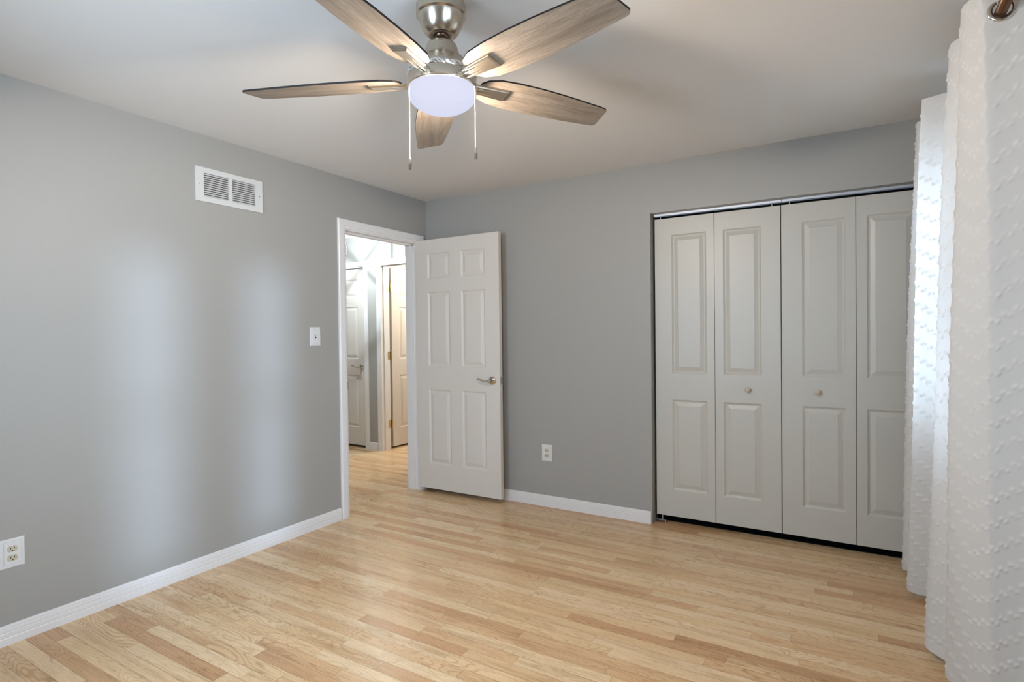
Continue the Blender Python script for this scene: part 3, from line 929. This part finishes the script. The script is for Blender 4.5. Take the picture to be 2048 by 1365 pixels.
# ------------------------------------------------------------------ curtain
def curtain():
    top = [(3.545, -0.27), (3.50, -0.31), (3.400, -0.338), (3.376, -0.365), (3.395, -0.42), (3.52, -0.50), (3.530, -0.56), (3.42, -0.655), (3.368, -0.700), (3.385, -0.722), (3.475, -0.765), (3.565, -0.85), (3.575, -0.98), (3.50, -1.12), (3.420, -1.195), (3.399, -1.228), (3.406, -1.262), (3.436, -1.310), (3.446, -1.345), (3.422, -1.420), (3.397, -1.470), (3.398, -1.515), (3.412, -1.555), (3.426, -1.588), (3.436, -1.597), (3.500, -1.606), (3.552, -1.622), (3.590, -1.685), (3.585, -1.83)]
    bot = [(3.54, -0.05), (3.48, -0.055), (3.37, -0.058), (3.334, -0.085), (3.345, -0.15), (3.47, -0.20), (3.48, -0.26), (3.37, -0.33), (3.332, -0.385), (3.350, -0.425), (3.430, -0.455), (3.52, -0.52), (3.535, -0.64), (3.45, -0.82), (3.375, -0.905), (3.350, -0.945), (3.356, -1.005), (3.405, -1.055), (3.425, -1.085), (3.405, -1.125), (3.390, -1.165), (3.398, -1.215), (3.440, -1.300), (3.480, -1.375), (3.494, -1.390), (3.525, -1.402), (3.575, -1.430), (3.608, -1.52), (3.60, -1.68)]
    top = np.array(top); bot = np.array(bot)
    n = len(top)
    mid = 0.5 * (top + bot)
    NS = 430; NZ = 455
    def spline(P, sub=24):
        Q = np.vstack([2 * P[0] - P[1], P, 2 * P[-1] - P[-2]])
        out = []
        tt = np.linspace(0, 1, sub, endpoint=False)[:, None]
        for i in range(1, len(Q) - 2):
            p0, p1, p2, p3 = Q[i - 1], Q[i], Q[i + 1], Q[i + 2]
            out.append(0.5 * (2 * p1 + (p2 - p0) * tt + (2 * p0 - 5 * p1 + 4 * p2 - p3) * tt ** 2 + (-p0 + 3 * p1 - 3 * p2 + p3) * tt ** 3))
        out.append(P[-1][None])
        return np.vstack(out)
    m = spline(mid)
    s = np.concatenate([[0], np.cumsum(np.linalg.norm(np.diff(m, axis=0), axis=1))])
    par = np.arange(len(m)) / 24.0
    total = s[-1]
    sg = np.linspace(0, total, NS)
    pg = np.interp(sg, s, par)
    T = spline(top); Bt = spline(bot)
    pp = np.arange(len(T)) / 24.0
    Tg = np.stack([np.interp(pg, pp, T[:, k]) for k in (0, 1)], -1)
    Bg = np.stack([np.interp(pg, pp, Bt[:, k]) for k in (0, 1)], -1)
    zt = 2.302; zb = 0.030
    zg = np.linspace(zb, zt, NZ)
    f = ((zt - zg) / (zt - zb))[:, None, None]
    ease = f ** 0.9
    # slight sway of the folds on the way down
    XY = Tg[None] * (1 - ease) + Bg[None] * ease
    sway = 0.006 * np.sin(sg[None, :] * 9.0 + zg[:, None] * 2.1) * np.sin(f[..., 0] * PI)
    XY[..., 0] += sway
    zz = np.repeat(zg[:, None], NS, 1) + 0.004 * np.sin(sg[None] * 23.0) * f[..., 0]
    # chevron tufts
    hp = 0.165; slope = 0.68; pitch = 0.080
    sK = float(np.interp(22.2, par, s))
    S_, Z_ = np.meshgrid(sg, zg)
    tri = np.abs(((S_ - sK + hp) / hp) % 2.0 - 1.0) * hp
    q = (Z_ - slope * tri) / pitch
    d = (q - np.round(q)) * pitch
    cs = 0.0135
    a = S_ / cs; b = d / cs + 1.0
    ia = np.floor(a); ib = np.floor(b)
    on = ((ia + ib) % 2 == 0) & (b >= 0) & (b < 2)
    bump = np.clip(np.sin(PI * (a - ia)), 0, 1) * np.clip(np.sin(PI * (b - ib)), 0, 1)
    tuft = np.where(on, np.clip(bump * 1.6, 0, 1), 0.0)
    tuft[zg < 0.055] = 0
    # surface normal in plan
    dx = np.gradient(XY[..., 0], axis=1); dy = np.gradient(XY[..., 1], axis=1)
    ln_ = np.sqrt(dx * dx + dy * dy) + 1e-9
    nx, ny = dy / ln_, -dx / ln_
    flip = np.where(nx > 0, -1.0, 1.0)
    disp = tuft * 0.0042
    seam = np.exp(-((Z_ - 2.150) / 0.003) ** 2) + np.exp(-((Z_ - 0.075) / 0.003) ** 2)
    disp = disp - seam * 0.0015
    X = XY[..., 0] + nx * disp * 1.0
    Y = XY[..., 1] + ny * disp * 1.0
    verts = np.stack([X, Y, zz], -1).reshape(-1, 3)
    idx = np.arange(NS * NZ).reshape(NZ, NS)
    quads = np.stack([idx[:-1, :-1], idx[:-1, 1:], idx[1:, 1:], idx[1:, :-1]], -1).reshape(-1, 4)
    cen = verts[quads].mean(1)
    hole = (cen[:, 0] - RX) ** 2 + (cen[:, 2] - RZ) ** 2 < 0.0240 ** 2
    quads = quads[~hole]
    me = bpy.data.meshes.new('panel')
    me.vertices.add(len(verts)); me.vertices.foreach_set('co', verts.astype(np.float32).ravel())
    me.loops.add(quads.size); me.loops.foreach_set('vertex_index', quads.astype(np.int32).ravel())
    me.polygons.add(len(quads))
    me.polygons.foreach_set('loop_start', np.arange(0, quads.size, 4, dtype=np.int32))
    me.update(calc_edges=True)
    me.polygons.foreach_set('use_smooth', np.ones(len(quads), dtype=bool))
    at = me.attributes.new('tuft', 'FLOAT', 'POINT'); at.data.foreach_set('value', tuft.astype(np.float32).ravel())
    uv = me.uv_layers.new(name='UVMap')
    uvs = np.stack([S_, Z_], -1).reshape(-1, 2)[quads.ravel()]
    uv.data.foreach_set('uv', uvs.astype(np.float32).ravel())
    me.update()
    root = empty('curtain', (3.5, -1.0, 0.0), 'sheer white grommet curtain with raised chevron tufts', 'curtain')
    p = link('panel', me, 'curtain', root)
    p.matrix_parent_inverse = Matrix.Translation((-3.5, 1.0, 0.0))
    # grommets where the cloth crosses the rod
    iz = int(np.argmin(abs(zg - RZ)))
    lx = XY[iz, :, 0] - RX
    for i in range(NS - 1):
        if lx[i] * lx[i + 1] < 0:
            c = Vector((RX, float(XY[iz, i, 1]), RZ))
            nrm = Vector((float(nx[iz, i]), float(ny[iz, i]), 0))
            bm = bmesh.new(); seg = 40; ms = 10
            rings = []
            for k in range(seg):
                an = 2 * PI * k / seg
                rr = [];
                for m_ in range(ms):
                    ph = 2 * PI * m_ / ms
                    R_ = 0.0285 + 0.0066 * math.cos(ph); hh = 0.0034 * math.sin(ph)
                    rr.append(bm.verts.new((R_ * math.cos(an), R_ * math.sin(an), hh)))
                rings.append(rr)
            for k in range(seg):
                for m_ in range(ms):
                    bm.faces.new((rings[k][m_], rings[(k + 1) % seg][m_], rings[(k + 1) % seg][(m_ + 1) % ms], rings[k][(m_ + 1) % ms]))
            g = mesh('grommet', bm, 'chrome', root, True)
            q = nrm.to_track_quat('Z', 'Y')
            g.matrix_local = Matrix.Translation((-3.5, 1.0, 0)) @ Matrix.Translation(c) @ q.to_matrix().to_4x4()
            g['label'] = 'chrome grommet ring'
curtain()
